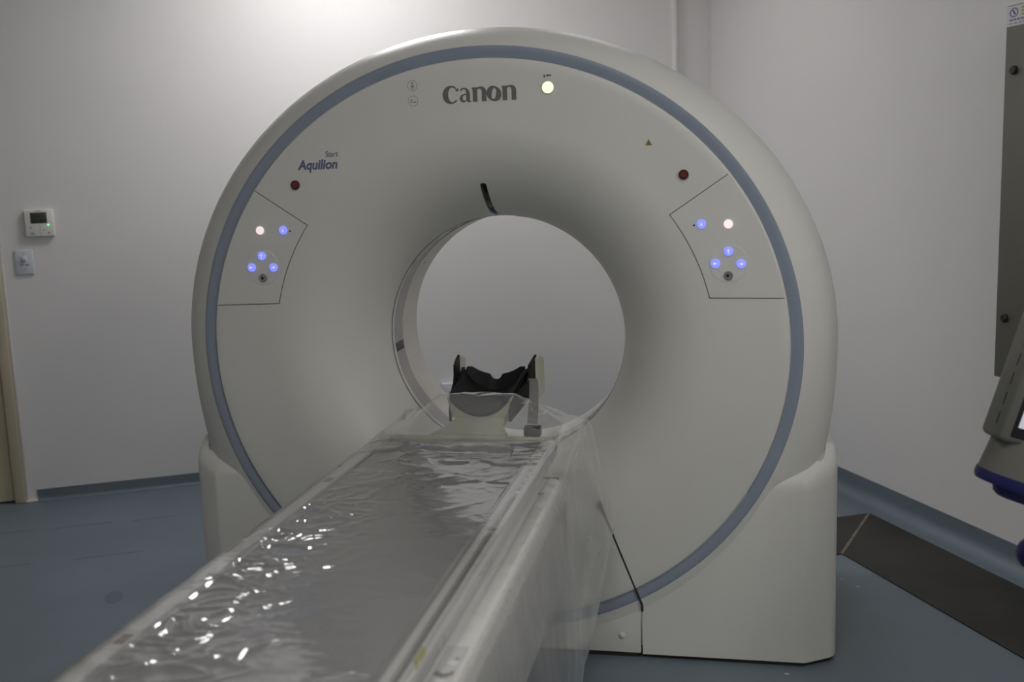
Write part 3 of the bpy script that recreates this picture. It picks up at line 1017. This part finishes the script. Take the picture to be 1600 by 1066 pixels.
# ------------------------------------------------------------------ electrical cabinet on the right wall
CD = 0.12
cab = root('electrical_cabinet', 'olive-grey steel wall cabinet with black locks and a paper label', 'cabinet', W(RIGHT, -0.022, 0.669), TH - pi / 2)
HC = 1.136
box('housing', 0.0, 0.80, -CD + 0.022, 0.0, 0.0, HC, 'cabinet', cab, 0.003)
cd_ = box('cabinet_door', 0.0, 0.80, -CD, -CD + 0.021, 0.0, HC, 'cabinet', cab, 0.003)
for z in (1.613 - 0.669, 0.860 - 0.669):
    kn = lathe_y('lock', [(0.0135, -CD), (0.0135, -CD - 0.006), (0.010, -CD - 0.010), (0.001, -CD - 0.010)], 'black', cd_, 0.040, z, 20)
lb = box('paper_label', 0.003, 0.095, -CD - 0.0008, -CD, HC - 0.062, HC - 0.003, 'sticker', cab)
n = 20
lx, lz = 0.031, HC - 0.023
vs = [(lx + r * 1.25 * cos(2 * pi * i / n), -CD - 0.0012, lz + r * sin(2 * pi * i / n)) for r in (0.0145, 0.010) for i in range(n)]
mesh('logo_ring', vs, [(i, (i + 1) % n, n + (i + 1) % n, n + i) for i in range(n)], 'logo', lb)
prism('logo_mark', [(lx - 0.008, lz + 0.008), (lx - 0.002, lz + 0.008), (lx + 0.009, lz - 0.006), (lx + 0.003, lz - 0.007)], -CD - 0.0014, -CD - 0.0010, 'stickdark', lb)
for z, h in ((HC - 0.012, 0.006), (HC - 0.022, 0.006), (HC - 0.032, 0.005)):
    box('label_print', 0.062, 0.090, -CD - 0.0013, -CD - 0.0008, z - h / 2, z + h / 2, 'labelgreen', lb)
for i in range(5):
    box('label_print', 0.014 + i * 0.015, 0.026 + i * 0.015, -CD - 0.0013, -CD - 0.0008, HC - 0.047, HC - 0.041, 'logo', lb)
for i in range(4):
    box('label_print', 0.012 + i * 0.019, 0.026 + i * 0.019, -CD - 0.0013, -CD - 0.0008, HC - 0.056, HC - 0.053, 'mark', lb)

# ------------------------------------------------------------------ dark trench cover let into the floor
tc = root('trench_cover', 'black mitred floor trench cover running along the foot of the right wall', 'floor cover', (0, 0, 0))
A0, A1, B0, B1 = 1.335, 1.682, 0.315, 0.655
prism_world('cover_plate', [(A0, B0 - 0.004), (A0, -4.2), (A1, -4.2), (A1, B1 - 0.004)], 0.0, 0.004, 'plate_dark', tc)
prism_world('cover_plate', [(A0 - 0.004, B0), (A1 - 0.004, B1), (1.405, B1), (1.230, B0)], 0.0, 0.004, 'plate_dark', tc)
prism_world('mitre_joint', [(A0 - 0.006, B0 + 0.001), (A0 + 0.001, B0 - 0.006), (A1, B1 - 0.006), (A1 - 0.007, B1)], 0.0, 0.0042, 'grout', tc)

# ------------------------------------------------------------------ contrast injector on its stand
IX, IY = 1.293, -0.592
inj = root('contrast_injector', 'grey injector head with tilted screen and navy collar on a pole stand', 'injector', (IX, IY, 0), -YAW * 1.0)
TI = radians(-17.6)


def tilt(p):
    """lean the head over about the pole top"""
    px, py, pz = p[0], p[1], p[2]
    ox, oz = -0.135, 0.800
    dx, dz = px - ox, pz - oz
    return (ox + dx * cos(TI) - dz * sin(TI), py, oz + dx * sin(TI) + dz * cos(TI))


def tilted(o):
    for v in o.data.vertices:
        v.co = tilt(v.co)
    return o


hdh = tilted(box('head_housing', -0.135, 0.135, 0.0, 0.085, 0.800, 1.13, 'injector', inj, 0.012, 3))
bz = tilted(box('screen_bezel', -0.117, 0.117, -0.003, 0.004, 0.815, 1.11, 'black', hdh, 0.003))
tilted(box('screen', -0.109, 0.109, -0.0045, -0.002, 0.836, 1.10, 'screen', bz))
for i in range(6):
    tilted(box('vent_rib', -0.1358, -0.134, 0.03, 0.033, 0.83 + i * 0.04, 0.855 + i * 0.04, 'black', hdh))


def oval(cx, cy, rx, ry, z, n=36):
    return [(cx + rx * cos(2 * pi * i / n), cy + ry * sin(2 * pi * i / n), z) for i in range(n)]


tilted(loft('neck', [oval(-0.02, 0.045, 0.103, 0.060, 0.815), oval(-0.02, 0.045, 0.106, 0.062, 0.78), oval(-0.02, 0.045, 0.110, 0.066, 0.735)], 'injector', inj, True, (True, True)))
tilted(loft('collar', [oval(-0.02, 0.045, 0.112, 0.068, 0.736), oval(-0.02, 0.045, 0.113, 0.069, 0.722), oval(-0.02, 0.045, 0.109, 0.066, 0.714), oval(-0.005, 0.045, 0.086, 0.05, 0.710), oval(-0.005, 0.045, 0.080, 0.045, 0.696), oval(-0.005, 0.045, 0.07, 0.04, 0.690)], 'injblue', inj, True, (True, True)))
tube('pole', [(0.035, 0.05, 0.05), (0.035, 0.05, 0.76)], 0.019, 'metal', inj, 16)
rings = []
for i in range(9):
    a = -pi / 2 + pi * i / 8
    rings.append([(-0.042 + 0.032 * sin(a), 0.03 + (0.031 * cos(a) + 0.001) * cos(2 * pi * j / 20), 0.556 + (0.034 * cos(a) + 0.001) * sin(2 * pi * j / 20)) for j in range(20)])
loft('clamp_knob', rings, 'injblue', inj, True, (True, True))
tube('clamp_rod', [(-0.03, 0.03, 0.556), (0.035, 0.05, 0.556)], 0.010, 'metal', inj)
box('clamp_block', 0.008, 0.062, 0.022, 0.078, 0.53, 0.582, 'injblue', inj, 0.006)
for k in range(5):
    a = 2 * pi * k / 5 + 0.9
    e = (0.035 + 0.24 * cos(a), 0.05 + 0.24 * sin(a))
    leg = tube('base_leg', [(0.035, 0.05, 0.085), (0.035 + 0.12 * cos(a), 0.05 + 0.12 * sin(a), 0.078), (e[0], e[1], 0.066)], 0.015, 'injector', inj)
    cs = loft('caster', [[(e[0] + 0.011 * s_ * sin(a), e[1] - 0.011 * s_ * cos(a), 0.0) for _ in (0,)] * 1 for s_ in (-1, 1)], 'black', leg) if False else \
        tube('caster', [(e[0] + 0.013 * sin(a), e[1] - 0.013 * cos(a), 0.028), (e[0] - 0.013 * sin(a), e[1] + 0.013 * cos(a), 0.028)], 0.028, 'black', leg, 20)
lathe = tube('base_hub', [(0.035, 0.05, 0.055), (0.035, 0.05, 0.115)], 0.036, 'injector', inj, 24)
